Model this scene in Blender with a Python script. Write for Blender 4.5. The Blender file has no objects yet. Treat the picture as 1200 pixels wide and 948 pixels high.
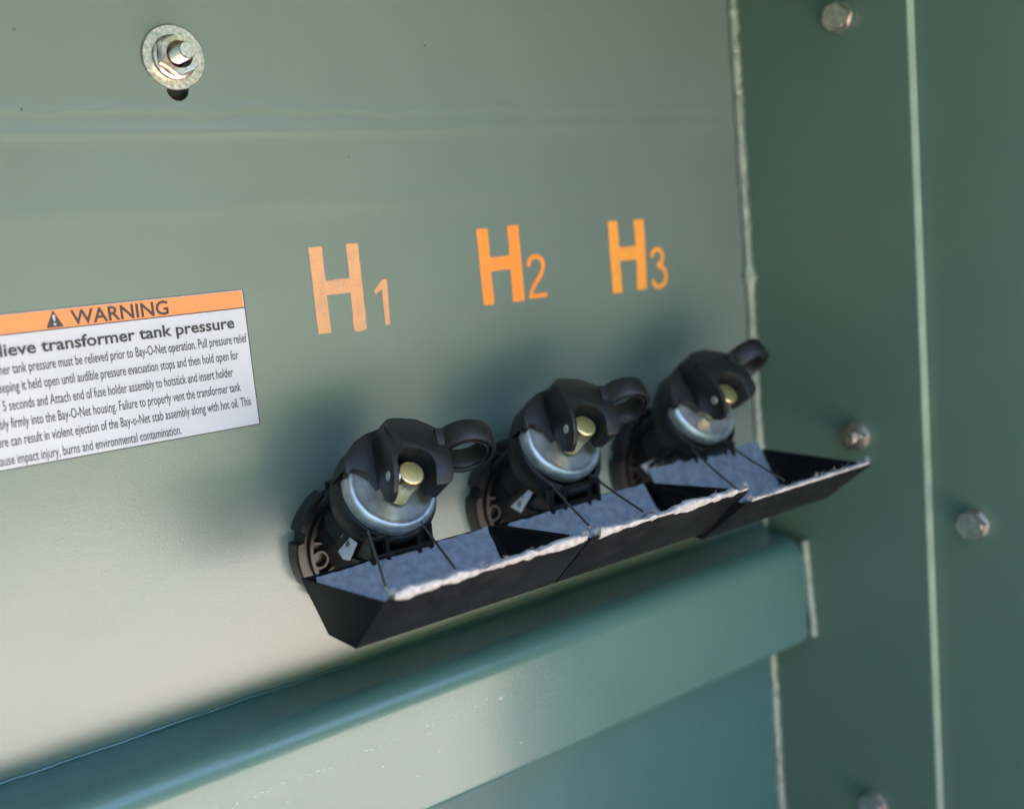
import bpy, bmesh, math, random
from math import radians, sin, cos, pi, exp, sqrt
from mathutils import Vector, Matrix
random.seed(7)
S = bpy.context.scene
COL = S.collection

# ------------------------------------------------------------ camera
cd = bpy.data.cameras.new('camera'); cam = bpy.data.objects.new('camera', cd); COL.objects.link(cam)
RT = Vector((0.79831985, -0.59500607, -0.09302253))
UP = Vector((0.16016569, 0.06086755, 0.9852117))
FW = Vector((0.58054489, 0.80141308, -0.14389133))
M = Matrix((RT, UP, -FW)).transposed().to_4x4(); M.translation = Vector((0, -0.646, 0))
cam.matrix_world = M
cd.sensor_width = 36; cd.sensor_fit = 'HORIZONTAL'; cd.lens = 37.5
cd.clip_start = 0.02; cd.clip_end = 200
cd.dof.use_dof = True; cd.dof.focus_distance = 0.66; cd.dof.aperture_fstop = 3.2
S.camera = cam

# ------------------------------------------------------------ sky and sun
SUN_EL, SUN_AZ = 59, 40            # azimuth clockwise from +Y
w = bpy.data.worlds.new('World'); S.world = w; w.use_nodes = True
nt = w.node_tree; sky = nt.nodes.new('ShaderNodeTexSky'); sky.sky_type = 'NISHITA'; sky.sun_disc = False
sky.sun_elevation = radians(SUN_EL); sky.sun_rotation = radians(SUN_AZ)
bg = nt.nodes['Background']; nt.links.new(sky.outputs[0], bg.inputs[0]); bg.inputs[1].default_value = 0.15
sl = bpy.data.lights.new('sun', 'SUN'); sun = bpy.data.objects.new('sun', sl); COL.objects.link(sun)
sl.energy = 5.0; sl.angle = radians(0.53); sl.color = (1.0, 0.93, 0.84)
sd = Vector((sin(radians(SUN_AZ))*cos(radians(SUN_EL)), cos(radians(SUN_AZ))*cos(radians(SUN_EL)), sin(radians(SUN_EL))))
sun.rotation_euler = sd.to_track_quat('Z', 'Y').to_euler(); sun.location = (1, -2, 3)
S.view_settings.view_transform = 'Standard'; S.view_settings.look = 'None'
S.view_settings.exposure = 3.4; S.view_settings.gamma = 1.0
S.render.engine = 'CYCLES'
S.cycles.max_bounces = 10; S.cycles.diffuse_bounces = 6; S.cycles.glossy_bounces = 6

# ------------------------------------------------------------ materials
def mat(name, col, rough=0.5, metal=0.0, spec=0.5, bumps=(), var=0.0, vscale=20, var2=None, coat=0, croug=.1, rvar=0):
    """bumps: (scale, strength distance in m, detail)"""
    m = bpy.data.materials.new(name); m.use_nodes = True
    n = m.node_tree.nodes; l = m.node_tree.links; b = n['Principled BSDF']
    b.inputs['Base Color'].default_value = (*col, 1); b.inputs['Roughness'].default_value = rough
    b.inputs['Metallic'].default_value = metal; b.inputs['Specular IOR Level'].default_value = spec
    b.inputs['Coat Weight'].default_value = coat; b.inputs['Coat Roughness'].default_value = croug
    tc = n.new('ShaderNodeTexCoord')
    if var:
        t = n.new('ShaderNodeTexNoise'); t.inputs['Scale'].default_value = vscale; t.inputs['Detail'].default_value = 6
        l.new(tc.outputs['Object'], t.inputs['Vector'])
        r = n.new('ShaderNodeValToRGB'); r.color_ramp.elements[0].position = .3; r.color_ramp.elements[1].position = .7
        c2 = var2 or col
        r.color_ramp.elements[0].color = (*[c*(1-var) for c in col], 1)
        r.color_ramp.elements[1].color = (*[min(1, c*(1+var)) for c in c2], 1)
        l.new(t.outputs[0], r.inputs[0]); l.new(r.outputs[0], b.inputs['Base Color'])
        if rvar:
            mr = n.new('ShaderNodeMapRange'); mr.inputs['To Min'].default_value = rough-rvar; mr.inputs['To Max'].default_value = rough+rvar
            l.new(t.outputs[0], mr.inputs['Value']); l.new(mr.outputs[0], b.inputs['Roughness'])
    prev = None
    for sc, dist, det in bumps:
        t = n.new('ShaderNodeTexNoise'); t.inputs['Scale'].default_value = sc; t.inputs['Detail'].default_value = det
        l.new(tc.outputs['Object'], t.inputs['Vector'])
        bp = n.new('ShaderNodeBump'); bp.inputs['Distance'].default_value = dist; bp.inputs['Strength'].default_value = 1
        l.new(t.outputs[0], bp.inputs['Height'])
        if prev: l.new(prev.outputs[0], bp.inputs['Normal'])
        prev = bp
    if prev: l.new(prev.outputs[0], b.inputs['Normal'])
    m['last'] = 0
    return m, b, prev

GREEN = (0.127, 0.168, 0.153)
PEEL = ((700, 0.00012, 2), (9, 0.0016, 1))
paint, pb, _ = mat('green_paint', GREEN, .36, spec=.55, bumps=PEEL, var=.05, vscale=8)
side_paint, _, _ = mat('side_green_paint', (0.092, 0.152, 0.120), .30, spec=.5, bumps=((500, 0.00008, 2), (6, 0.002, 1)), var=.08, vscale=5)
# tank wall paint: the same paint with a shallow weld crease across the plate
tank_paint, tb, tprev = mat('tank_green_paint', GREEN, .31, spec=.75, bumps=((650, 0.00010, 2), (7, 0.003, 1)), var=.05, vscale=9, coat=.25, croug=.38)
def crease(m, b, prev, specs):
    n = m.node_tree.nodes; l = m.node_tree.links
    def math_(op, a, c=None):
        q = n.new('ShaderNodeMath'); q.operation = op
        for i, v in enumerate((a, c)):
            if v is None: continue
            if isinstance(v, (int, float)): q.inputs[i].default_value = v
            else: l.new(v, q.inputs[i])
        return q.outputs[0]
    tc = n.new('ShaderNodeTexCoord'); sp = n.new('ShaderNodeSeparateXYZ'); l.new(tc.outputs['Object'], sp.inputs[0])
    for z0, width, amp, h, slope in specs:
        mp = n.new('ShaderNodeMapping'); mp.inputs['Scale'].default_value = (1, 0, 0.001); l.new(tc.outputs['Object'], mp.inputs[0])
        t = n.new('ShaderNodeTexNoise'); t.inputs['Scale'].default_value = 22; t.inputs['Detail'].default_value = 4; l.new(mp.outputs[0], t.inputs['Vector'])
        d = math_('MULTIPLY', math_('SUBTRACT', t.outputs[0], .5), amp)
        zz = math_('ADD', math_('SUBTRACT', sp.outputs[2], z0), math_('ADD', d, math_('MULTIPLY', sp.outputs[0], slope)))
        q = math_('DIVIDE', zz, width)
        e = math_('EXPONENT', math_('MULTIPLY', math_('MULTIPLY', q, q), -1))
        bp = n.new('ShaderNodeBump'); bp.inputs['Distance'].default_value = h; bp.inputs['Strength'].default_value = 1
        l.new(e, bp.inputs['Height']); l.new(prev.outputs[0], bp.inputs['Normal']); prev = bp
    l.new(prev.outputs[0], b.inputs['Normal'])
crease(tank_paint, tb, tprev, ((.0885, .0045, .003, .00055, 0), (.101, .0026, .022, .0003, 0), (.045, .007, .006, .00025, .01)))

def edge_wear(m, b, col, lo=.53, hi=.60):
    n = m.node_tree.nodes; l = m.node_tree.links
    src = b.inputs['Base Color'].links[0].from_socket if b.inputs['Base Color'].links else None
    g = n.new('ShaderNodeNewGeometry'); r_ = n.new('ShaderNodeMapRange'); r_.inputs['From Min'].default_value = lo; r_.inputs['From Max'].default_value = hi; r_.clamp = True
    l.new(g.outputs['Pointiness'], r_.inputs['Value'])
    x = n.new('ShaderNodeMix'); x.data_type = 'RGBA'; l.new(r_.outputs[0], x.inputs[0])
    if src: l.new(src, x.inputs[6])
    x.inputs[7].default_value = (*col, 1); l.new(x.outputs[2], b.inputs['Base Color'])
def specks(m, b, scale, thr, rad_, col):
    n = m.node_tree.nodes; l = m.node_tree.links
    src = b.inputs['Base Color'].links[0].from_socket
    tc = n.new('ShaderNodeTexCoord'); v = n.new('ShaderNodeTexVoronoi'); v.inputs['Scale'].default_value = scale; l.new(tc.outputs['Object'], v.inputs['Vector'])
    a = n.new('ShaderNodeMath'); a.operation = 'LESS_THAN'; l.new(v.outputs['Distance'], a.inputs[0]); a.inputs[1].default_value = rad_
    sp = n.new('ShaderNodeSeparateColor'); l.new(v.outputs['Color'], sp.inputs[0])
    c = n.new('ShaderNodeMath'); c.operation = 'GREATER_THAN'; l.new(sp.outputs[0], c.inputs[0]); c.inputs[1].default_value = thr
    d = n.new('ShaderNodeMath'); d.operation = 'MULTIPLY'; l.new(a.outputs[0], d.inputs[0]); l.new(c.outputs[0], d.inputs[1])
    x = n.new('ShaderNodeMix'); x.data_type = 'RGBA'; l.new(d.outputs[0], x.inputs[0]); l.new(src, x.inputs[6]); x.inputs[7].default_value = (*col, 1)
    l.new(x.outputs[2], b.inputs['Base Color'])
specks(tank_paint, tb, 45, .86, .035, (.02, .02, .018))
weld_m, _, _ = mat('painted_weld', (.22, .265, .225), .35, spec=.7, bumps=((260, .0008, 3),), var=.25, vscale=90)
edge_m, _, _ = mat('pale_lit_paint', (.26, .34, .27), .35, spec=.6, bumps=((300, .0002, 2),), var=.12, vscale=40)
blk, bb, _ = mat('black_plastic', (.012, .0115, .014), .46, spec=.5, bumps=((1400, .00012, 2),), var=.25, vscale=160)
blk_gloss, _, _ = mat('black_moulded_plastic', (.013, .0105, .011), .36, spec=.45, bumps=((900, .00008, 2),), var=.3, vscale=90)
tray_m, trb, _ = mat('black_tray_plastic', (.0075, .007, .009), .52, spec=.13, bumps=((1100, .00015, 3),), var=.35, vscale=120)
def scuffs(m, b, col):
    n = m.node_tree.nodes; l = m.node_tree.links; src = b.inputs['Base Color'].links[0].from_socket
    tc = n.new('ShaderNodeTexCoord'); mp = n.new('ShaderNodeMapping'); mp.inputs['Scale'].default_value = (60, 700, 500); mp.inputs['Rotation'].default_value = (0, .12, 0); l.new(tc.outputs['Object'], mp.inputs[0])
    t = n.new('ShaderNodeTexNoise'); t.inputs['Scale'].default_value = 1; t.inputs['Detail'].default_value = 3; l.new(mp.outputs[0], t.inputs['Vector'])
    r_ = n.new('ShaderNodeMapRange'); r_.inputs['From Min'].default_value = .68; r_.inputs['From Max'].default_value = .76; l.new(t.outputs[0], r_.inputs['Value'])
    t2 = n.new('ShaderNodeTexNoise'); t2.inputs['Scale'].default_value = 35; t2.inputs['Detail'].default_value = 4; l.new(tc.outputs['Object'], t2.inputs['Vector'])
    r2 = n.new('ShaderNodeMapRange'); r2.inputs['From Min'].default_value = .5; r2.inputs['From Max'].default_value = .8; r2.inputs['To Max'].default_value = .25; l.new(t2.outputs[0], r2.inputs['Value'])
    mx = n.new('ShaderNodeMath'); mx.operation = 'MAXIMUM'; l.new(r_.outputs[0], mx.inputs[0]); l.new(r2.outputs[0], mx.inputs[1])
    x = n.new('ShaderNodeMix'); x.data_type = 'RGBA'; l.new(mx.outputs[0], x.inputs[0]); l.new(src, x.inputs[6]); x.inputs[7].default_value = (*col, 1); l.new(x.outputs[2], b.inputs['Base Color'])
scuffs(tray_m, trb, (.05, .048, .05)); scuffs(blk, bb, (.035, .033, .036))
steel, _, _ = mat('brushed_steel', (.56, .56, .60), .38, metal=.65, bumps=((500, .00008, 3),), var=.35, vscale=110, rvar=.08)
bolt_m, _, _ = mat('stainless_bolt', (.68, .59, .555), .34, metal=1, bumps=((600, .00008, 3),), var=.32, vscale=420, rvar=.1)
brass, _, _ = mat('brass', (.95, .70, .35), .36, metal=1, bumps=((900, .00005, 2),), var=.1, vscale=200)
wire_m, _, _ = mat('dark_wire', (.16, .15, .15), .35, metal=.9)
felt_m, _, _ = mat('felt', (.27, .28, .325), .95, spec=.1, bumps=((900, .0009, 6), (90, .0018, 3)), var=.2, vscale=190)
felt_edge, _, _ = mat('felt_edge', (.40, .375, .385), .95, spec=.1, bumps=((1800, .0004, 5),), var=.25, vscale=260)
dark, _, _ = mat('cavity_shade', (.012, .012, .012), .8)
tag_m, _, _ = mat('tag_paper', (.75, .76, .86), .5, var=.06, vscale=150)
label_w, _, _ = mat('label_white', (.52, .51, .585), .42, spec=.5, bumps=((30, .0005, 1),), var=.03, vscale=20)
label_o, _, _ = mat('label_orange', (.78, .25, .085), .42, spec=.5, bumps=((30, .0005, 1),))
ink, _, _ = mat('label_ink', (.035, .03, .045), .45)
ink_thin, _, _ = mat('label_small_ink', (.08, .07, .10), .45)
concrete, _, _ = mat('concrete', (.54, .455, .39), .9, bumps=((40, .002, 5),), var=.15, vscale=4)
grass_m, _, _ = mat('grass_ground', (.10, .15, .045), .9, bumps=((60, .02, 5),), var=.4, vscale=6)
def stencil(name, col, lo, hi):
    m, b, p = mat(name, col, .5, spec=.4, bumps=((700, .00015, 2),))
    n = m.node_tree.nodes; l = m.node_tree.links
    tc = n.new('ShaderNodeTexCoord'); t = n.new('ShaderNodeTexNoise'); t.inputs['Scale'].default_value = 900; t.inputs['Detail'].default_value = 5
    l.new(tc.outputs['Object'], t.inputs['Vector'])
    t2 = n.new('ShaderNodeTexNoise'); t2.inputs['Scale'].default_value = 70; l.new(tc.outputs['Object'], t2.inputs['Vector'])
    a = n.new('ShaderNodeMath'); a.operation = 'ADD'; l.new(t.outputs[0], a.inputs[0]); l.new(t2.outputs[0], a.inputs[1])
    r = n.new('ShaderNodeValToRGB'); r.color_ramp.elements[0].position = lo; r.color_ramp.elements[1].position = hi
    r.color_ramp.elements[0].color = (*[.55*c+.45*g for c, g in zip(col, GREEN)], 1); r.color_ramp.elements[1].color = (*col, 1)
    h = n.new('ShaderNodeMath'); h.operation = 'MULTIPLY'; h.inputs[1].default_value = .5; l.new(a.outputs[0], h.inputs[0])
    l.new(h.outputs[0], r.inputs[0]); l.new(r.outputs[0], b.inputs['Base Color'])
    return m
st1 = stencil('faded_glare_orange_stencil', (.66, .32, .16), .34, .50)  # thinly covered paint, with glare also put into its paler colour
st2 = stencil('orange_stencil', (.85, .26, .04), .30, .48)
st3 = stencil('yellow_orange_stencil', (.85, .32, .05), .30, .48)

# ------------------------------------------------------------ helpers
def link(name, bm, m, parent=None, smooth=True, angle=35, shift=None):
    me = bpy.data.meshes.new(name); bm.to_mesh(me); bm.free()
    me.materials.append(m)
    if smooth:
        for p in me.polygons: p.use_smooth = True
        me.set_sharp_from_angle(angle=radians(angle))
    o = bpy.data.objects.new(name, me); COL.objects.link(o)
    if parent: o.parent = parent
    return o
def thing(name, label, cat, loc=(0, 0, 0), group=None):
    o = bpy.data.objects.new(name, None); COL.objects.link(o); o.location = loc; o.empty_display_size = .01
    o['label'] = label; o['category'] = cat
    if group: o['group'] = group
    return o
def tag(o, label, cat, group=None):
    o['label'] = label; o['category'] = cat
    if group: o['group'] = group
def struct(o, label):
    o['kind'] = 'structure'; o['label'] = label; return o
def frame(o, x, y, z):   # matrix from origin and axes
    m = Matrix((Vector(x), Vector(y), Vector(z))).transposed().to_4x4(); m.translation = Vector(o); return m
def box(bm, lo, hi, bev=0, mtx=None, seg=2):
    r = bmesh.ops.create_cube(bm, size=1)
    vs = r['verts']
    for v in vs:
        v.co = Vector([(a+b)/2 + c*(b-a) for a, b, c in zip(lo, hi, v.co)])
    if bev:
        es = list({e for v in vs for e in v.link_edges})
        g = bmesh.ops.bevel(bm, geom=es, offset=bev, segments=seg, affect='EDGES', profile=.6)
        vs = list({v for f in g['faces'] for v in f.verts} | {v for v in vs if v.is_valid})
    if mtx:
        for v in vs: v.co = mtx @ v.co
    return vs
def lathe(bm, prof, seg=48, mtx=Matrix(), arc=None, close=False):
    """profile of (r, h) about local z"""
    rings = []
    a0, a1 = arc or (0, 2*pi)
    n = seg if not arc else seg+1
    for r, h in prof:
        if r < 1e-7: rings.append([bm.verts.new(mtx @ Vector((0, 0, h)))]); continue
        rings.append([bm.verts.new(mtx @ Vector((r*cos(a0+(a1-a0)*i/seg), r*sin(a0+(a1-a0)*i/seg), h))) for i in range(n)])
    pairs = list(zip(rings, rings[1:])) + ([(rings[-1], rings[0])] if close else [])
    for A, B in pairs:
        for i in range(seg):
            j = (i+1) % n
            if len(A) == 1 and len(B) == 1: continue
            if len(A) == 1: f = (A[0], B[i], B[j])
            elif len(B) == 1: f = (A[i], A[j], B[0])
            else: f = (A[i], A[j], B[j], B[i])
            try: bm.faces.new(f)
            except ValueError: pass
    return rings
def prism(bm, poly, h0, h1, mtx=Matrix()):
    a = [bm.verts.new(mtx @ Vector((x, y, h0))) for x, y in poly]; b = [bm.verts.new(mtx @ Vector((x, y, h1))) for x, y in poly]
    n = len(poly)
    bm.faces.new(a[::-1]); bm.faces.new(b)
    for i in range(n): bm.faces.new((a[i], a[(i+1) % n], b[(i+1) % n], b[i]))
    bmesh.ops.recalc_face_normals(bm, faces=bm.faces)
def tube(bm, pts, r, seg=10, rad=None, capped=True):
    pts = [Vector(p) for p in pts]; rings = []
    for i, p in enumerate(pts):
        t = (pts[min(i+1, len(pts)-1)]-pts[max(i-1, 0)]).normalized()
        a = t.orthogonal().normalized() if i == 0 else (a - t*a.dot(t)).normalized()
        b = t.cross(a); rr = rad[i] if rad else r
        rings.append([bm.verts.new(p + (a*cos(2*pi*k/seg)+b*sin(2*pi*k/seg))*rr) for k in range(seg)])
    for A, B in zip(rings, rings[1:]):
        for k in range(seg): bm.faces.new((A[k], A[(k+1) % seg], B[(k+1) % seg], B[k]))
    if capped: bm.faces.new(rings[0][::-1]); bm.faces.new(rings[-1])
def recalc(bm): bmesh.ops.recalc_face_normals(bm, faces=bm.faces)
def boolean(o, bmc, op='DIFFERENCE'):
    me = bpy.data.meshes.new('c'); recalc(bmc); bmc.to_mesh(me); bmc.free(); c = bpy.data.objects.new('c', me); COL.objects.link(c)
    c.parent = o.parent
    md = o.modifiers.new('b', 'BOOLEAN'); md.object = c; md.operation = op; md.solver = 'EXACT'
    bake(o); bpy.data.objects.remove(c)
def bake(o):
    dg = bpy.context.evaluated_depsgraph_get(); dg.update()
    me = bpy.data.meshes.new_from_object(o.evaluated_get(dg)); o.modifiers.clear(); old = o.data; o.data = me; me.name = o.name
def bevel(o, width, seg=3, ang=30):
    md = o.modifiers.new('v', 'BEVEL'); md.width = width; md.segments = seg; md.limit_method = 'ANGLE'; md.angle_limit = radians(ang); md.harden_normals = False
    bake(o)
    for p in o.data.polygons: p.use_smooth = True
    o.data.set_sharp_from_angle(angle=radians(32))

XW = .7420                      # side wall plane
# ------------------------------------------------------------ ground, cabinet shell
bm = bmesh.new(); box(bm, (-60, -60, -1.2), (60, 60, -1.0)); struct(link('ground', bm, grass_m, smooth=False), 'grass ground around the equipment')
bm = bmesh.new(); box(bm, (-1.6, -3.2, -1.0), (3.2, .6, -.94)); struct(link('concrete_pad', bm, concrete, smooth=False), 'pale concrete pad under the green cabinet')
bm = bmesh.new(); hv = []  # leafy screen added out of view to green the reflections in the tank paint
for j in range(13):
    hv.append([bm.verts.new((-9+18*i/60, -7+random.uniform(-.35, .35)+.9*(j/12)**3, -1.02+(3.4+.5*sin(i*.9)+random.uniform(-.2, .2))*j/12)) for i in range(61)])
for j in range(12):
    for i in range(60): bm.faces.new((hv[j][i], hv[j][i+1], hv[j+1][i+1], hv[j+1][i]))
leaf_m, _, _ = mat('backdrop_leaves', (.125, .155, .045), .7, bumps=((12, .2, 5),), var=.6, vscale=8)
struct(link('reflection_backdrop', bm, leaf_m), 'added unseen green foliage screen beyond the pad, for the tank wall to reflect')
# tank wall with a keyhole slot below the washer
bm = bmesh.new()
SX, SZ0, SZ1, SR = .2425, .1130, .135, .0068
outer = [(-.45, -.94), (XW, -.94), (XW, .42), (-.45, .42)]
slot = [(SX+SR*cos(a), SZ0+SR*sin(a)) for a in [pi+pi*i/14 for i in range(15)]] + [(SX+SR, SZ1), (SX-SR, SZ1)]
ov = [bm.verts.new((x, 0, z)) for x, z in outer]; sv = [bm.verts.new((x, 0, z)) for x, z in slot]
es = [bm.edges.new((L[i], L[(i+1) % len(L)])) for L in (ov, sv) for i in range(len(L))]
bmesh.ops.triangle_fill(bm, edges=es, use_beauty=True)
for f in list(bm.faces):
    f.normal_update()
    if f.normal.y > 0: f.normal_flip()
sb = [bm.verts.new((x, .006, z)) for x, z in slot]
for i in range(len(sv)):
    j = (i+1) % len(sv); bm.faces.new((sv[i], sv[j], sb[j], sb[i]))
tank = struct(link('tank_wall', bm, tank_paint, angle=20), 'pale green painted steel tank wall with faint horizontal crease')
bm = bmesh.new(); box(bm, (.20, .006, .09), (.285, .012, .16)); link('slot_shade_sheet', bm, dark, tank, smooth=False)  # black sheet standing in for the shade inside the slot
# corner weld bead
bm = bmesh.new(); pts = []; rad = []
z = .42
while z > -.94:
    pts.append((XW-.0032+random.uniform(-.0006, .0006), -.0028, z)); r = .0042+random.uniform(-.0007, .0007)
    if abs(z+.045) < .009: r += .0042*(1-abs(z+.045)/.009)
    rad.append(r); z -= .0032
tube(bm, pts, .004, 10, rad); link('weld_bead', bm, weld_m, tank)
# side panel (inner flange plate) and cabinet wall behind it
bm = bmesh.new(); box(bm, (XW, -.1665, -.94), (XW+.0095, .02, .42), .0008)
side = struct(link('side_panel', bm, side_paint, smooth=False), 'dark green side panel welded to the tank wall')
bm = bmesh.new(); box(bm, (XW+.0004, -.1673, -.94), (XW+.0091, -.1664, .42)); link('panel_edge', bm, edge_m, side, smooth=False)  # light caught by the panel edge is put into this strip's paler colour
bm = bmesh.new(); box(bm, (XW+.0095, -.62, -.94), (XW+.0125, .02, .42)); struct(link('cabinet_wall', bm, side_paint, smooth=False), 'dark green outer cabinet wall right of the side panel')
bm = bmesh.new(); box(bm, (-.46, -.64, .42), (XW+.0125, .02, .424)); struct(link('cabinet_roof', bm, side_paint, smooth=False), 'green cabinet roof above the tank wall')
bm = bmesh.new(); box(bm, (-.454, -1.5, -.94), (-.45, .02, .42)); struct(link('left_light_blocker', bm, side_paint, smooth=False), 'added unseen green panel at the left, blocking light from that side')  # added out of view to cut light from the left and darken the side wall

low_shade, _, _ = mat('lower_teal_shade', (.050, .122, .130), .38, spec=.4, bumps=((650, .0001, 2), (7, .003, 1)), var=.05, vscale=9)
bm = bmesh.new(); box(bm, (-.45, -.0012, -.94), (XW-.0005, -.0002, -.371)); link('lower_shade_sheet', bm, low_shade, tank, smooth=False)  # added sheet; the bluish shade below the ledge is put into its colour
# ------------------------------------------------------------ ledge
led = thing('steel_ledge', 'long green folded steel ledge welded across the tank wall below the trays', 'ledge', (.2, 0, -.3))
loc = Vector(led.location)
prof = [(0.0, -.2722), (-.012, -.2735), (-.024, -.2748)]
c0 = (-.0325, -.2953); R0 = .0200
for i in range(11):
    a = radians(82 + 92*i/10); prof.append((c0[0]+R0*cos(a), c0[1]+R0*sin(a)))
prof += [(-.0525, -.315), (-.0525, -.340), (-.0525, -.3635)]
for i in range(7):
    a = radians(180+90*i/6); prof.append((-.0485+.004*cos(a), -.3655+.004*sin(a)))
prof += [(-.02, -.3715), (0, -.3735)]
bm = bmesh.new(); N = 90; X0, X1 = -.45, .7365
rows = []
xs = [X0+(X1-.010-X0)*i/N for i in range(N+1)]
ins = [0]*(N+1)
for k in range(1, 6):
    xs.append(X1-.010+.010*sin(k*pi/10)); ins.append(.009*(1-cos(k*pi/10)))
cy, cz = -.0, -.322
for x, d in zip(xs, ins):
    row = []
    for y, zz in prof:
        yy = y*(1-d/.055); z2 = cz+(zz-cz)*(1-d/.05)
        wob = .0006*sin(x*23+1)*(1 if y < -.03 else 0)
        row.append(bm.verts.new(Vector((x, yy+wob, z2))-loc))
    rows.append(row)
for A, B in zip(rows, rows[1:]):
    for i in range(len(prof)-1): bm.faces.new((A[i], A[i+1], B[i+1], B[i]))
bm.faces.new(rows[-1]); recalc(bm)
ledge_paint, lb, lp = mat('ledge_green_paint', (.066, .142, .132), .38, spec=.38, bumps=((420, .00022, 3), (8, .003, 1)), var=.05, vscale=9, coat=.6, croug=.18)
link('channel', bm, ledge_paint, led, angle=40)
# fine weld bead along the wall joint
bm = bmesh.new(); pts = []; rad = []; x = -.45
while x < .732:
    pts.append(Vector((x, -.0008, -.2718+.0003*sin(x*37)+.0003*sin(x*113)+random.uniform(-.0003, .0003)))-loc); rad.append(.0009+.0003*random.random()+.0004*max(0, sin(x*31))); x += .0035
tube(bm, pts, .002, 8, rad); link('weld_bead', bm, ledge_paint, led)
bm = bmesh.new(); pts = []; rad = []; z = -.280
while z > -.369:
    pts.append(Vector((XW-.0032+random.uniform(-.0005, .0005), -.0475-.06*(-.28-z), z))-loc); rad.append(.0036+random.uniform(-.0006, .0006)); z -= .003
tube(bm, pts, .004, 10, rad); link('end_weld', bm, weld_m, led)
# row of paint runs and weld spatter on the ledge face
bm = bmesh.new()
for k in range(90):
    x = .16+.26*random.random()
    zz = -.3105+random.gauss(0, .0007)
    if random.random() < .12: zz = -.30-random.random()*.05
    y = -.0524+.0006*sin(x*23+1)
    s = random.uniform(.0003, .0009)
    bmesh.ops.create_icosphere(bm, subdivisions=1, radius=1, matrix=Matrix.Translation(Vector((x, y, zz))-loc) @ Matrix.Diagonal((s*random.uniform(1, 3), s*.42, s*random.uniform(.6, 1.2), 1)))
o = link('paint_spatter', bm, edge_m, led); o['kind'] = 'stuff'

# ------------------------------------------------------------ warning label
lab = thing('warning_label', 'white rectangular adhesive warning label with an orange header band', 'label', (.19, 0, -.053))
LO = Vector(lab.location)
x0, x1, zt, zb = .040, .2665, -.0098, -.0955
def sheet(name, pts, y, m, parent, off, th=.00015):
    bm = bmesh.new(); prism(bm, pts, 0, th, Matrix.Translation(Vector((0, y, 0))-off) @ Matrix.Rotation(pi/2, 4, 'X')); return link(name, bm, m, parent, smooth=False)
def rect(a, b, c, d): return [(a, c), (b, c), (b, d), (a, d)]
sheet('backing', rect(x0, x1+.0008, zb-.0007, zt+.0004), -.0001, ink, lab, LO)
sheet('paper', rect(x0, x1, zb, zt), -.0003, label_w, lab, LO)
sheet('header_band', rect(x0, x1-.0006, -.0206, zt-.0004), -.0006, label_o, lab, LO)
sheet('rule_line', rect(x0, x1, -.0213, -.0207), -.0006, ink, lab, LO)
sheet('warning_triangle', [(.1475, -.0200), (.1570, -.0200), (.15225, -.0101)], -.0009, ink, lab, LO)
sheet('exclamation_mark', [(.1519, -.0165), (.1526, -.0165), (.1530, -.0130), (.1515, -.0130)], -.0012, label_w, lab, LO)
sheet('exclamation_dot', [(.15225+.0007*cos(a*pi/5), -.0182+.0007*sin(a*pi/5)) for a in range(10)], -.0012, label_w, lab, LO)
def text(body, bold=0, name='text_line'):
    c = bpy.data.curves.new('t', 'FONT'); c.body = body; c.size = 1; c.offset = bold; c.resolution_u = 3
    o = bpy.data.objects.new('t', c); COL.objects.link(o)
    dg = bpy.context.evaluated_depsgraph_get(); dg.update()
    me = bpy.data.meshes.new_from_object(o.evaluated_get(dg)); bpy.data.objects.remove(o); return me
def tw(me): xs = [v.co.x for v in me.vertices]; return min(xs), max(xs)
def text_on(pre, suf, xa, xb, zbase, height, y, m, parent, off, bold=0, name='text_line'):
    full = text(pre+suf, bold); s = text(suf, bold)
    a, b = tw(s); sx = (xb-xa)/(b-a); fa, fb = tw(full)
    for v in full.vertices:
        X = xb-(fb-v.co.x)*sx; Z = zbase+v.co.y*height
        v.co = Vector((X, y, Z))-off
    full.name = name; full.materials.append(m)
    o = bpy.data.objects.new(name, full); COL.objects.link(o); o.parent = parent; bpy.data.meshes.remove(s)
    return o
Y = -.00085
text_on('', 'WARNING', .1614, .2183, -.0196, .0117, Y, ink, lab, LO, .022)
text_on('Relieve ', 'transformer tank pressure', .1431, .2584, -.0328, .0098, Y, ink, lab, LO, .022)
text_on('transformer ', 'tank pressure must be relieved prior to Bay-O-Net operation. Pull pressure relief', .1263, .2652, -.0428, .0083, Y, ink_thin, lab, LO, .006)
text_on('valve keeping ', 'it held open until audible pressure evacuation stops and then hold open for', .1298, .2582, -.0527, .0083, Y, ink_thin, lab, LO, .006)
text_on('for 5 ', 'seconds and Attach end of fuse holder assembly to hotstick and insert holder', .1216, .2533, -.0630, .0083, Y, ink_thin, lab, LO, .006)
text_on('assembly ', 'firmly into the Bay-O-Net housing. Failure to properly vent the transformer tank', .1211, .2571, -.0729, .0083, Y, ink_thin, lab, LO, .006)
text_on('pressure ', 'can result in violent ejection of the Bay-o-Net stab assembly along with hot oil. This', .1196, .2627, -.0829, .0083, Y, ink_thin, lab, LO, .006)
text_on('cause ', 'impact injury, burns and environmental contamination.', .1215, .2158, -.0933, .0083, Y, ink_thin, lab, LO, .006)

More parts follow.
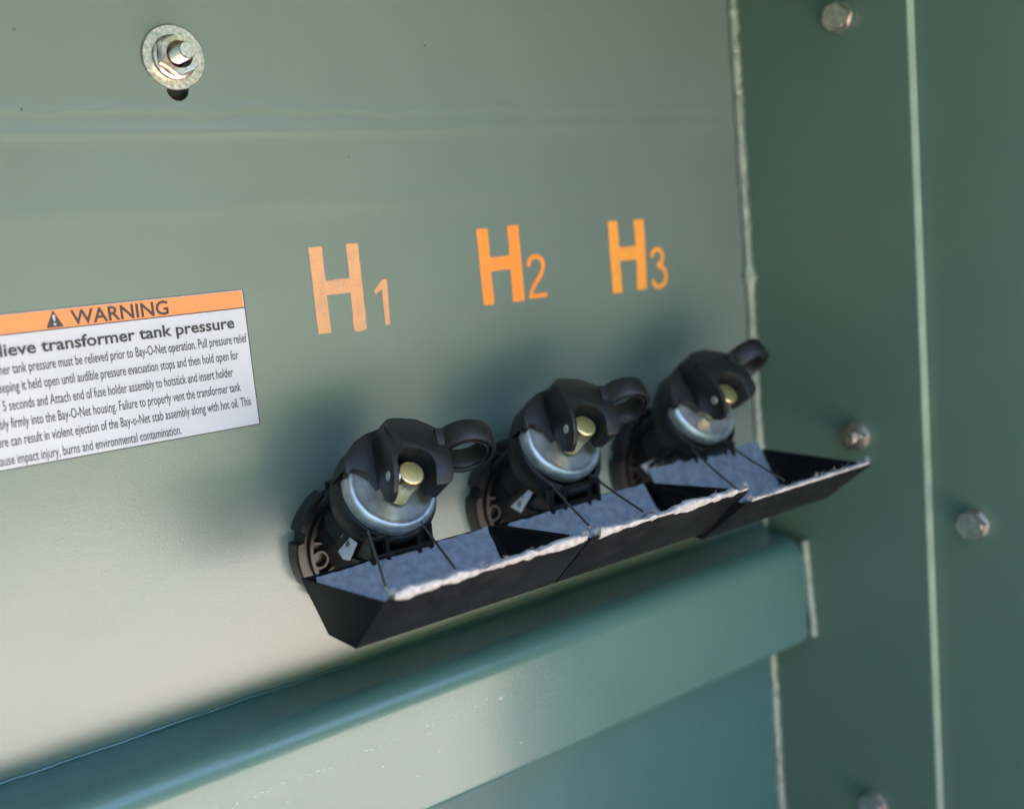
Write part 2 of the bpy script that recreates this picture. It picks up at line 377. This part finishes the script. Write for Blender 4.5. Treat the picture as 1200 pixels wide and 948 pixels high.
# ------------------------------------------------------------ stencilled letters
def ribbon(pts, wd, n=6):
    P = []
    pts = [Vector(p) for p in pts]
    # catmull-rom resample
    Q = [pts[0]]+pts+[pts[-1]]
    for i in range(1, len(Q)-2):
        for k in range(n):
            t = k/n; a, b, c, d = Q[i-1:i+3]
            P.append(.5*((2*b)+(c-a)*t+(2*a-5*b+4*c-d)*t*t+(3*b-a-3*c+d)*t*t*t))
    P.append(pts[-1]); L = []; R = []
    for i, p in enumerate(P):
        t = (P[min(i+1, len(P)-1)]-P[max(i-1, 0)]).normalized(); q = Vector((-t.y, t.x))
        L.append(p+q*wd/2); R.append(p-q*wd/2)
    return L, R
def rib_mesh(name, pts, wd, m, parent, off, y=-.0003):
    L, R = ribbon(pts, wd); bm = bmesh.new()
    a = [bm.verts.new(Vector((p.x, y-i*4e-6, p.y))-off) for i, p in enumerate(L)]; b = [bm.verts.new(Vector((p.x, y-i*4e-6, p.y))-off) for i, p in enumerate(R)]
    for i in range(len(a)-1): bm.faces.new((a[i], a[i+1], b[i+1], b[i]))
    for f in bm.faces:
        f.normal_update()
        if f.normal.y > 0: f.normal_flip()
    return link(name, bm, m, parent, smooth=False)
def rough_poly(pts, j=.00022, step=.0025):
    out = []
    for i, p in enumerate(pts):
        q = pts[(i+1) % len(pts)]; d = sqrt((p[0]-q[0])**2+(p[1]-q[1])**2); n = max(1, int(d/step))
        for k in range(n):
            t = k/n; jj = 0 if False else j
            out.append((p[0]+(q[0]-p[0])*t+random.uniform(-jj, jj), p[1]+(q[1]-p[1])*t+random.uniform(-jj, jj)))
    return out
mm = lambda L: [(a/1000, b/1000) for a, b in L]
HG = 'orange stencilled bushing markings'
t = thing('stencil_marking', 'faded, glare-paled peach orange stencilled H with a small 1, nearest the warning label', 'painted marking', (.345, 0, -.016), HG); off = Vector(t.location)
sheet('letter', rough_poly(mm([(315.6, -44.1), (325, -44.1), (325, -19.1), (342.9, -19.2), (342.2, -45.0), (346, -46), (352.1, -44.6), (352.4, 13.4), (343.3, 13.4), (343.4, -9.4), (325.2, -9.4), (325.5, 13.0), (315.6, 13.2)])), -.0001, st1, t, off)
sheet('digit', rough_poly(mm([(367.0, -43.9), (370.5, -43.7), (371.7, -12.6), (368.3, -12.8), (360.8, -19.6), (361.7, -22.2), (367.0, -18.9)]), .00015), -.0001, st1, t, off)
t = thing('stencil_marking', 'bright orange stencilled H with a small 2, the middle marking', 'painted marking', (.48, 0, -.016), HG); off = Vector(t.location)
sheet('letter', rough_poly(mm([(451, -39.4), (460.3, -39.6), (460.4, -15.3), (478.3, -14.9), (477.7, -39.5), (489, -40), (489, 16.9), (478.7, 16.9), (478.7, -4.8), (460.4, -5), (460.6, 16.1), (450.7, 16.2)])), -.0001, st2, t, off)
rib_mesh('digit', mm([(495.4, -14.5), (496.2, -10.6), (500, -7.8), (504.5, -7.8), (508.4, -10.6), (509.2, -15), (507.3, -20), (502, -26), (497, -32), (494.8, -37.1), (495.2, -37.2), (503, -37.2), (510.6, -37.2)]), .0034, st2, t, off)
t = thing('stencil_marking', 'yellowish orange stencilled H with a small 3, nearest the corner weld', 'painted marking', (.61, 0, -.016), HG); off = Vector(t.location)
sheet('letter', rough_poly(mm([(578.4, -43.7), (588.3, -43.5), (588.6, -18.0), (607.1, -18.1), (605, -43.2), (616.2, -43.4), (617.9, 13.7), (606.6, 13.7), (607.3, -7), (589, -7.1), (588.8, 14.1), (578.7, 14)])), -.0001, st3, t, off)
rib_mesh('digit', mm([(624.0, -18), (625.5, -14), (629.8, -11.8), (634, -13), (636.2, -17.5), (634.8, -22.3), (630, -25), (630.3, -25.3), (635.5, -27.6), (638.4, -33), (636.8, -39.4), (631, -42.6), (625.5, -41.2), (622.4, -36.2)]), .0038, st3, t, off)

# ------------------------------------------------------------ bolts
def hexpoly(r, rot=0): return [(r*cos(rot+k*pi/3), r*sin(rot+k*pi/3)) for k in range(6)]
def hexhead(bm, r, h0, h1, mtx, rot=0, cham=.0012):
    """hex prism with a rounded chamfer at the outer end"""
    n = 48; ap = r*cos(pi/6)
    def rad(a, lim): 
        a = (a-rot) % (pi/3)-pi/6; return min(ap/cos(a), lim)
    lv = [(h0, 9), (h1-cham, 9), (h1-cham*.35, r*.98), (h1, r*.93)]
    rings = [[bm.verts.new(mtx @ Vector((rad(2*pi*i/n, lim)*cos(2*pi*i/n), rad(2*pi*i/n, lim)*sin(2*pi*i/n), h))) for i in range(n)] for h, lim in lv]
    for A, B in zip(rings, rings[1:]):
        for i in range(n): bm.faces.new((A[i], A[(i+1) % n], B[(i+1) % n], B[i]))
    return rings
# stud with washer and nut on the tank wall
MY = frame((0, 0, 0), (1, 0, 0), (0, 0, 1), (0, -1, 0))
t = thing('mounting_stud', 'threaded stainless stud with flange nut and wide washer, upper left of the tank wall', 'bolt', (.2422, 0, .1313))
bm = bmesh.new(); lathe(bm, [(.0066, .0002), (.0186, .0002), (.0190, .0006), (.0190, .0016), (.0186, .0020), (.0066, .0022)], 64, MY, close=True); recalc(bm); link('washer', bm, bolt_m, t)
bm = bmesh.new(); rg = hexhead(bm, .0124, .0042, .0122, MY, .4, .0016)
lathe(bm, [(.0130, .0022), (.0134, .0026), (.0128, .0036), (.0112, .0046)], 48, MY)
n_ = len(rg[-1]); inner = [bm.verts.new(MY @ Vector((.0080*cos(2*pi*i/n_), .0080*sin(2*pi*i/n_), .0120))) for i in range(n_)]
deep = [bm.verts.new(MY @ Vector((.0072*cos(2*pi*i/n_), .0072*sin(2*pi*i/n_), .0060))) for i in range(n_)]
for i in range(n_):
    j = (i+1) % n_; bm.faces.new((rg[-1][i], rg[-1][j], inner[j], inner[i])); bm.faces.new((inner[i], inner[j], deep[j], deep[i]))
recalc(bm); link('nut', bm, bolt_m, t, angle=25)
bm = bmesh.new(); pr = [(.0050, .003)]
h = .0065
while h < .0235: pr += [(.0050, h), (.0044, h+.0004)]; h += .0008
pr += [(.0050, .0245), (.0045, .0256), (0, .0257)]
lathe(bm, pr, 32, MY); recalc(bm); link('stud', bm, bolt_m, t, angle=60)

MX = frame((0, 0, 0), (0, 1, 0), (0, 0, -1), (-1, 0, 0))
def sidebolt(x, y, z, rot, label, kind='head'):
    t = thing('hex_bolt', label, 'bolt', (x, y, z), 'hex bolts in the side wall')
    bm = bmesh.new(); lathe(bm, [(0.003, .0002), (.0106, .0002), (.0112, .0006), (.0112, .0014), (.0106, .0018), (.003, .0018)], 40, MX, close=True); recalc(bm); link('washer', bm, bolt_m, t)
    bm = bmesh.new(); rg = hexhead(bm, .0112, .0017, .0108, MX, rot, .0014)
    if kind == 'head':
        bm.faces.new([v for v in rg[-1]]); recalc(bm); link('bolt_head', bm, bolt_m, t, angle=25)
    else:
        lathe(bm, [(.0088, .0099), (.0060, .0096), (.0058, .007)], 36, MX); recalc(bm); link('nut', bm, bolt_m, t, angle=25)
        bm = bmesh.new(); lathe(bm, [(.0056, .004), (.0056, .0125), (.0050, .0135), (0, .0136)], 32, MX); recalc(bm); link('stud', bm, bolt_m, t, angle=40)
    return t
sidebolt(XW, -.1095, .1545, .2, 'bright hex bolt head near the top edge of the side panel')
sidebolt(XW, -.1075, -.180, .1, 'darker hex nut on the side panel beside the third tray', 'nut')
sidebolt(XW, -.1075, -.5085, .4, 'hex bolt at the bottom edge, mostly cropped by the frame')
sidebolt(XW+.0095, -.2035, -.243, .15, 'shiny hex bolt head on the cabinet wall right of the bright panel edge')

# ------------------------------------------------------------ fuse housings, holders, trays
TH = radians(33); NX = Vector((1, 0, 0)); NN = Vector((0, -cos(TH), sin(TH))); NU = Vector((0, sin(TH), cos(TH)))
DISC = Vector((.320, -.0706, -.1374)); FLC = Vector((.320, 0, -.186)); PITCH = .1417
MD = frame(DISC-FLC, NX, NU.cross(NX)*0+NU, NN)    # local x, u, n about the disc centre
if MD.to_3x3().determinant() < 0: MDl = MD
MD = frame(DISC-FLC, NX, NU, NN)

def make_housing():
    t = thing('fuse_housing', '', 'fuse housing', FLC, 'black fuse housings')
    # flange with notches round its rim
    def rim(a):
        d = (math.degrees(a)-8) % 50
        return .0410 if d < 9 else .0450
    seg = 216
    bm = bmesh.new(); rings = []
    for k, (rr, h) in enumerate([(None, .0003), (None, .0125), (-.0010, .0140), (.0392, .0140), (.0385, .0115), (.0368, .0115), (.0362, .0150), (.0338, .0150), (.0330, .0060), (.0, .0060)]):
        ring = []
        for i in range(seg):
            a = 2*pi*i/seg
            r = rim(a) if rr is None else (rim(a)+rr if rr < 0 else rr)
            if rr == 0: r = .0005
            ring.append(bm.verts.new(MY @ Vector((r*cos(a), r*sin(a), h))))
        rings.append(ring)
    for A, B in zip(rings, rings[1:]):
        for i in range(seg): bm.faces.new((A[i], A[(i+1) % seg], B[(i+1) % seg], B[i]))
    recalc(bm); link('flange', bm, blk_gloss, t, angle=30)
    # stud bosses and radial ribs in the flange
    for k in range(4):
        a = radians(190+k*90); c = Vector((.0285*cos(a), -.0058, .0285*sin(a)))
        bm = bmesh.new(); m = Matrix.Translation(c) @ MY
        lathe(bm, [(.0060, 0), (.0060, .0060), (.0047, .0060), (.0045, .0006), (0, .0006)], 28, m); recalc(bm)
        link('boss', bm, blk_gloss, t)
    for k in range(8):
        a = radians(32+45*k); bm = bmesh.new()
        m = Matrix.Rotation(-a, 4, 'Y')
        box(bm, (.022, -.0115, -.0009), (.0332, -.0055, .0009), .0003, m); link('rib', bm, blk_gloss, t)
    # angled tube
    bm = bmesh.new(); lathe(bm, [(.0255, -.092), (.0255, -.060), (.0262, -.058), (.0262, -.054), (.0250, -.052), (.0250, -.034), (.0300, -.031), (.0320, -.029), (.0325, -.0245), (.030, -.023)], 56, MD); recalc(bm); link('tube', bm, blk, t)
    bm = bmesh.new(); lathe(bm, [(.0305, -.0225), (.0338, -.0220), (.0345, -.0200), (.0345, -.0120), (.0330, -.0095), (.030, -.0095)], 64, MD); recalc(bm); link('collar', bm, blk, t)
    for k in range(5):
        a = radians(150+k*60); bm = bmesh.new(); m = MD @ Matrix.Rotation(a, 4, 'Z')
        box(bm, (.024, -.0020, -.060), (.0315, .0020, -.030), .0006, m); link('rib', bm, blk, t)
    # clip bracket below the tube that carries the tray
    br = None
    c = Vector((.317, -.0765, -.1735))-FLC
    bm = bmesh.new()
    box(bm, (-.0225, -.003, .0045), (.0225, .003, .0078), .0008)
    box(bm, (-.0225, -.003, -.0070), (.0225, .003, -.0040), .0008)
    for x in (-.0225, -.012, .0105, .0195): box(bm, (x, -.0028, -.012), (x+.003, .0032, .0075), .0006)
    box(bm, (-.0215, .002, -.012), (.0215, .030, -.0095), .0008)
    for x in (-.0195, .0165): box(bm, (x, .002, -.010), (x+.003, .034, .010), .0006)
    for v in bm.verts: v.co += c
    link('clip_bracket', bm, blk_gloss, t)
    return t

def make_holder(rot):
    t = thing('fuse_holder', '', 'fuse holder', DISC, 'fuse holders with ringed handles')
    MD0 = frame((0, 0, 0), NX, NU, NN)
    bm = bmesh.new(); lathe(bm, [(.0312, -.011), (.0314, -.0050), (.0312, -.0032), (.0302, -.0015), (.0286, -.0004), (.0270, -.0002), (.0258, -.0010), (.0240, -.0016), (.0120, -.0018), (0, -.0018)], 80, MD0); recalc(bm)
    link('end_cap', bm, steel, t, angle=60)
    bm = bmesh.new(); lathe(bm, [(.0240, -.0250), (.0318, -.0240), (.0322, -.0120), (.0316, -.0090), (.0300, -.0085)], 64, MD0); recalc(bm); link('sleeve', bm, blk, t)
    a = radians(rot)
    H = frame((0, 0, 0), NX*cos(a)-NU*sin(a), NX*sin(a)+NU*cos(a), NN)   # x, u, n
    mm3 = lambda p: [(x/1000, y/1000) for x, y in p]
    # handle body
    side_p = [(17, -21.5), (21, -22), (26, -19), (30, -13), (32, -5), (31.5, 4), (25.5, 25), (16, 38), (6, 40.5), (2, 38), (.5, 30), (1.5, 14), (4, 0), (8, -10), (12, -18)]
    bm = bmesh.new()
    n_, u_, x_ = H.col[2].to_3d(), H.col[1].to_3d(), H.col[0].to_3d()
    Ms = frame((0, 0, 0), n_, u_, -x_)
    prism(bm, mm3(side_p), -.0290, .0140, Ms)
    body = link('handle_body', bm, blk, t)
    arch = [(15, -30)]+[(2.6+12.2*cos(radians(q)), -1.5+12.2*sin(radians(q))) for q in range(0, 181, 12)]+[(-9.6, -30)]
    front = [(-13, -30), (-13, 25), (-10, 32), (-5, 36.5), (3, 39), (13, 39), (19, 34.5), (24, 29), (27, 24), (27, -7), (25.5, -11.5), (22, -14), (14.8, -14.4)]+arch[1:-1]+[(-9.6, -30)]
    bm = bmesh.new(); prism(bm, mm3(front), -.01, .05, H)
    boolean(body, bm, 'INTERSECT'); bevel(body, .0006, 2, 20)
    # saddle plate over the disc rim
    bm = bmesh.new()
    outl = [(-33, 3), (-33, 10), (-30.5, 17), (-25, 25), (-17, 31), (-8, 35), (4, 36.5), (14, 34.5), (22, 29.5), (26, 22), (24, 12), (14, 6), (0, 4), (-12, -6), (-16, 1), (-22, 5), (-28, 6), (-31, 2)]
    prism(bm, mm3(outl), -.0010, .0055, H)
    sad = link('saddle', bm, blk, t); bevel(sad, .0009, 2, 28)
    bm = bmesh.new(); a0, a1 = radians(62), radians(172)
    lathe(bm, [(.0305, .0050), (.0345, .0035), (.0352, -.014), (.0325, -.014), (.0306, -.003)], 30, H, arc=(a0, a1), close=True)
    bm.faces.new([v for v in bm.verts if False]) if False else None
    recalc(bm); link('rim_skirt', bm, blk, t)
    # ring eye
    rc = Vector((.0430, .0178, .0205))
    ax = Vector((.0, .985, -.15)).normalized()
    e1 = Vector((1, 0, 0)); e2 = ax.cross(e1).normalized()
    R = H @ frame(rc, e1, e2, ax) if True else None
    bm = bmesh.new(); lathe(bm, [(.0194, -.0064), (.0194, .0064), (.0186, .0076), (.0168, .0076), (.0160, .0066), (.0160, -.0064), (.0168, -.0076), (.0186, -.0076)], 64, R, close=True); recalc(bm); ring = link('ring_eye', bm, blk, t, angle=50)
    bm = bmesh.new(); lathe(bm, [(.0146, -.0068), (.0146, .0066), (.0128, .0066), (.0128, -.0060), (.0134, -.0070)], 48, R, close=True)
    for k in range(6):
        m = R @ Matrix.Rotation(k*pi/3+.3, 4, 'Z'); box(bm, (.0138, -.0011, -.0064), (.0165, .0011, .0040), 0, m)
    recalc(bm); link('inner_ring', bm, blk, ring, angle=50)
    bm = bmesh.new(); box(bm, (.0200, .0125, .0100), (.0300, .0255, .0290), .0015)
    for v in bm.verts:
        v.co = H @ v.co
    link('ring_neck', bm, blk, t)
    # pin through both cheeks
    bm = bmesh.new()
    pc = Vector((0, -.0065, .0225))
    P = H @ frame(pc, (0, 1, 0), (0, 0, 1), (1, 0, 0))
    lathe(bm, [(0, -.0137), (.0024, -.0137), (.0030, -.0132), (.0030, -.0050), (0, -.0050)], 28, P); recalc(bm); link('hinge_pin', bm, steel, t)
    # brass rod
    A = H @ Vector((.0025, -.0085, .0000)); B = H @ Vector((.0012, -.0050, .0255)); ax = (B-A).normalized(); s1 = ax.orthogonal().normalized()
    P = frame(A, s1, ax.cross(s1), ax); L = (B-A).length
    pr = [(.0068, 0), (.0068, L*.45), (.0078, L*.62), (.0084, L-.0012), (.0081, L-.0003), (.0078, L)]
    for k in range(7, 0, -1): pr += [(.0078*k/7.8, L+(.00025 if k % 2 else -.00015)+.0007*(1-(k/7.8)**2))]
    pr += [(0, L+.0008)]
    bm = bmesh.new(); lathe(bm, pr, 40, P); recalc(bm); link('brass_rod', bm, brass, t, angle=55)
    return t

def felt_surface(name, A, B, C, D, nx, ny, amp, m, parent, thick=.002, seed=0, fray=.0012):
    """wavy slab between two edges A-B (top) and D-C (bottom)"""
    rnd = random.Random(seed); bm = bmesh.new()
    A, B, C, D = map(Vector, (A, B, C, D)); nrm = (B-A).cross(D-A).normalized()
    if nrm.y > 0: nrm = -nrm
    g1 = []; g2 = []
    top = [rnd.uniform(-fray, fray) for _ in range(nx+1)]
    for k in range(2): top = [(top[max(i-1, 0)]+top[i]*2+top[min(i+1, nx)])/4*1.25 for i in range(nx+1)]
    ph = rnd.random()*9
    for j in range(ny+1):
        r1 = []; r2 = []
        for i in range(nx+1):
            s, q = i/nx, j/ny
            p = (A*(1-s)+B*s)*(1-q)+(D*(1-s)+C*s)*q
            if j == 0: p = p+(A-D).normalized()*top[i]
            if i in (0, nx): p = p+(B-A).normalized()*rnd.uniform(-fray, fray)*.7
            wv = amp*(sin(s*17+ph)*sin(q*3.1+ph*2)+.6*sin(s*41+q*5+ph))
            r1.append(bm.verts.new(p+nrm*(thick+wv+rnd.uniform(-.15, .15)*amp))); r2.append(bm.verts.new(p))
        g1.append(r1); g2.append(r2)
    for G in (g1, g2):
        for j in range(ny):
            for i in range(nx): bm.faces.new((G[j][i], G[j][i+1], G[j+1][i+1], G[j+1][i]))
    for j in range(ny):
        for i in (0, nx): bm.faces.new((g1[j][i], g1[j+1][i], g2[j+1][i], g2[j][i]))
    for i in range(nx):
        for j in (0, ny): bm.faces.new((g1[j][i], g1[j][i+1], g2[j][i+1], g2[j][i]))
    recalc(bm); return link(name, bm, m, parent, angle=60)

TRO = Vector((.320, -.10, -.208))
def make_tray(idx, lift=0, dx=0.0):
    t = thing('drip_tray', '', 'drip tray', TRO, 'black drip trays')
    W = .070; pr = [(-.0720, -.1805), (-.1010, -.2085), (-.1340, -.2085), (-.1730, -.1735)]
    th = .0018
    # walls as one moulded shell: inner and outer profiles
    def inward(p, d):
        out = []
        c = Vector((-.118, -.175))
        for i in range(4):
            a = Vector(p[i]); prv = Vector(p[i-1]) if i else None; nx = Vector(p[i+1]) if i < 3 else None
            ns = []
            for q, r_ in ((prv, a), (a, nx)):
                if q is None or r_ is None: continue
                e = (r_-q).normalized(); n = Vector((-e.y, e.x)); n = n if n.dot(c-(q+r_)/2) > 0 else -n; ns.append(n)
            n = sum(ns, Vector((0, 0))).normalized(); out.append(a+n*d/max(.5, n.dot(ns[0])))
        return out
    ip = inward(pr, th)
    ip[0] = Vector((pr[0][0]-.0024, pr[0][1])); ip[3] = Vector((pr[3][0]+.0024, pr[3][1]))
    bm = bmesh.new()
    def row(P, x): return [bm.verts.new(Vector((.320+x, y, z))-TRO) for y, z in P]
    oL, oR, iL, iR = row(pr, -W), row(pr, W), row(ip, -W+th), row(ip, W-th)
    for i in range(3):
        bm.faces.new((oL[i], oL[i+1], oR[i+1], oR[i])); bm.faces.new((iL[i], iR[i], iR[i+1], iL[i+1]))
    bm.faces.new(oL[::-1]); bm.faces.new(oR); bm.faces.new(iL); bm.faces.new(iR[::-1])
    for a, b in ((oL, iL), (oR, iR)): bm.faces.new((a[0], a[3], b[3], b[0]))
    bm.faces.new((oL[0], iL[0], iR[0], oR[0])); bm.faces.new((oL[3], oR[3], iR[3], iL[3]))
    recalc(bm); sh = link('tray_shell', bm, tray_m, t, smooth=False); bevel(sh, .0005, 2, 30)
    P = lambda x, y, z: Vector((x, y, z))-TRO
    # felt lining
    if idx == 2:
        felt_surface('felt_lining', P(.254, -.0755, -.171), P(.376, -.0725, -.1735), P(.372, -.103, -.205), P(.254, -.1025, -.205), 60, 10, .0011, felt_m, t, .0022, idx, .0012)
    else:
        felt_surface('felt_lining', P(.2575, -.0758, -.1826), P(.383, -.0752, -.1812), P(.377, -.1022, -.2055), P(.2575, -.1022, -.2058), 60, 10, .0006, felt_m, t, .0020, idx, .0007)
    felt_surface('felt_floor', P(.2575, -.1025, -.2062), P(.379, -.1025, -.2062), P(.379, -.134, -.2062), P(.2575, -.134, -.2062), 40, 5, .0006, felt_m, t, .0012, 20+idx)
    felt_surface('felt_front', P(.256, -.1685, -.1720), P(.3875, -.1685, -.1720), P(.385, -.1345, -.2040), P(.257, -.1345, -.2040), 60, 8, .0004, felt_m, t, .0018, 40+idx)
    # thick frayed felt edge showing above the front lip
    rnd = random.Random(60+idx); bm = bmesh.new(); ny = 10; nx = 110; rings = []
    xa, xb = .2565, (.3875 if idx != 2 else .386)
    amp = (1, 1, .45)[idx]
    sm = [rnd.uniform(-1, 1) for _ in range(nx+1)]; sm2 = [rnd.uniform(-1, 1) for _ in range(nx+1)]
    for _ in range(3):
        sm = [(sm[max(i-1, 0)]+sm[i]+sm[min(i+1, nx)])/3 for i in range(nx+1)]
    for i in range(nx+1):
        s = i/nx; x = xa+(xb-xa)*s
        hgt = (.0034+.0009*sin(s*9+idx*2)*amp+.0005*sin(s*23+idx)+.0020*sm[i])*(1 if idx < 2 else .65); dep = (.0040+.0004*sm2[i])*(1 if idx < 2 else .7)
        ring = []
        for k in range(ny):
            a = 2*pi*k/ny; j = 1+rnd.uniform(-.02, .02); ca, sa = cos(a), sin(a); ca = math.copysign(abs(ca)**.6, ca); sa = math.copysign(abs(sa)**.6, sa)
            ring.append(bm.verts.new(P(x, -.1708+dep*(ca*.75-.35*sa)*j, -.1725+hgt*(sa*.85 if sa > 0 else sa*.7)*j)))
        rings.append(ring)
    for A, B in zip(rings, rings[1:]):
        for k in range(ny): bm.faces.new((A[k], A[(k+1) % ny], B[(k+1) % ny], B[k]))
    bm.faces.new(rings[0]); bm.faces.new(rings[-1]); recalc(bm); link('felt_edge', bm, felt_edge, t, angle=60)
    bm = bmesh.new()
    for q in range(90):
        x = rnd.choice((xa, xb, rnd.uniform(xa, xb), rnd.uniform(xa, xb), rnd.uniform(xa, xb))); p = P(x, -.171, -.1710); L = rnd.uniform(.002, .0045)
        d = Vector((rnd.uniform(-1, 1), rnd.uniform(-.6, .3), rnd.uniform(-.2, 1))).normalized()*L; k = Vector((rnd.uniform(-1, 1), rnd.uniform(-1, 1), rnd.uniform(-1, 1)))*.0012
        tube(bm, [p, p+d*.5+k, p+d], .00012, 4)
    fb = link('felt_fibres', bm, felt_edge, t); fb['kind'] = 'stuff'
    # wires from the clip down to the lip
    for a, b in (((.2915, -.084, -.160), (.2585, -.160, -.1690)), ((.3300, -.080, -.1615), (.3015, -.160, -.1690))):
        bm = bmesh.new(); A = P(*a); B = P(*b); mid = (A+B)/2+Vector((.0005, 0, -.0012))
        tube(bm, [A, A.lerp(mid, .5), mid, mid.lerp(B, .5), B, B+(B-mid)*.1], .0008, 8); link('hanger_wire', bm, wire_m, t)
    return t

def settle(t, dx, label):
    t.location.x += dx; t['label'] = label

def label_tag(idx, dx, poly, lets, X, label):
    c = Vector((X, -.047, -.176)); t = thing('tag_sticker', label, 'tag', c, 'white paper tags on the fuse housings')
    # quad lies in plane x = X leaning on the tube side
    bm = bmesh.new(); vs = [Vector((X+.0, y/1000, z/1000))-c for y, z in poly]
    f1 = [bm.verts.new(v) for v in vs]; f2 = [bm.verts.new(v+Vector((.0005, 0, 0))) for v in vs]
    bm.faces.new(f1); bm.faces.new(f2[::-1])
    for i in range(len(vs)): bm.faces.new((f1[i], f1[(i+1) % len(vs)], f2[(i+1) % len(vs)], f2[i]))
    recalc(bm); link('paper', bm, tag_m, t, smooth=False)
    for ch, y, z, rot, s in lets:
        me = text(ch, .02); a = radians(rot)
        for v in me.vertices:
            p, q = (v.co.x-.3)*s, (v.co.y-.35)*s
            p, q = p*cos(a)-q*sin(a), p*sin(a)+q*cos(a)
            # text reads from the -x side: right is -y
            v.co = Vector((X-.0004, y/1000-p, z/1000+q))-c
        me.materials.append(ink); me.name = 'letter'; o = bpy.data.objects.new('letter', me); COL.objects.link(o); o.parent = t

names = ['left', 'middle', 'right']
hl = ['black round fuse housing under the faded H 1 marking, nearest the warning label',
      'black round fuse housing under the H 2 marking, in the middle of the row',
      'black round fuse housing under the H 3 marking, nearest the side panel']
fl = ['nearest fuse holder, steel cap and brass rod, below the faded H 1 marking',
      'middle fuse holder, steel cap with ringed black handle, below the H 2 marking',
      'farthest fuse holder, its ring handle turned edge-on, below the H 3 marking']
tl = ['nearest black felt-lined drip tray with frayed white front edge',
      'middle black felt-lined drip tray with dark spots along its felt',
      'farthest black felt-lined drip tray with felt bulging over its back']
def copy_tree(o, parent=None):
    c = o.copy(); COL.objects.link(c)
    if parent: c.parent = parent
    for ch in list(o.children): copy_tree(ch, c)
    return c
h0 = make_housing(); h0['label'] = hl[0]
for k in (1, 2):
    c = copy_tree(h0); settle(c, PITCH*k, hl[k])
f0 = make_holder(15); f0['label'] = fl[0]
f1 = make_holder(12); settle(f1, PITCH, fl[1]); f1.location += Vector((.0, .0035, .004))
f2 = make_holder(-3); settle(f2, 2*PITCH, fl[2]); f2.location += Vector((0, .003, .004))
for k in range(3):
    t = make_tray(k); settle(t, (0, .1417, .2834)[k], tl[k])
    if k == 2: t.rotation_euler.x = radians(5); t.location += Vector((-.0070, .0025, -.0023))
    if k == 1:
        for x in (.292, .3285, .36):
            bm = bmesh.new(); bmesh.ops.create_icosphere(bm, subdivisions=2, radius=1, matrix=Matrix.Translation(Vector((x, -.0795, -.1850))-TRO) @ Matrix.Diagonal((.0021, .0010, .0014, 1))); link('felt_hole_spot', bm, blk, t)  # black blobs added in place of the dark holes along the felt
        bm = bmesh.new(); q = Vector((.352, -.112, -.1935))-TRO
        tube(bm, [q+Vector((-.006, .004, -.004)), q+Vector((-.006, 0, .001)), q+Vector((-.003, -.002, .004)), q+Vector((.003, -.003, .004)), q+Vector((.010, -.004, .002)), q+Vector((.016, -.006, -.003))], .0006, 8); link('wire_clip', bm, wire_m, t)
label_tag(0, 0, [(-47.2, -168), (-62.1, -171.6), (-48.8, -185.1), (-40, -186), (-32.4, -180.7), (-42.1, -169.5)], [('F', -50, -175, -40, .0085)], .2945, 'small white tag marked F on the nearest fuse housing')
label_tag(1, 0, [(-49.9, -166.9), (-58.4, -170.2), (-41.9, -186.8), (-24.9, -182.8)], [('R', -47, -172.5, -40, .0070), ('B', -42, -180.5, -40, .0070)], .4362, 'small white tag with two letters on the middle fuse housing')
label_tag(2, 0, [(-50.9, -168.3), (-41.1, -175.4), (-27.5, -189.4), (-18, -183)], [], .5775, 'small white tag on the farthest fuse housing, partly behind its tray')
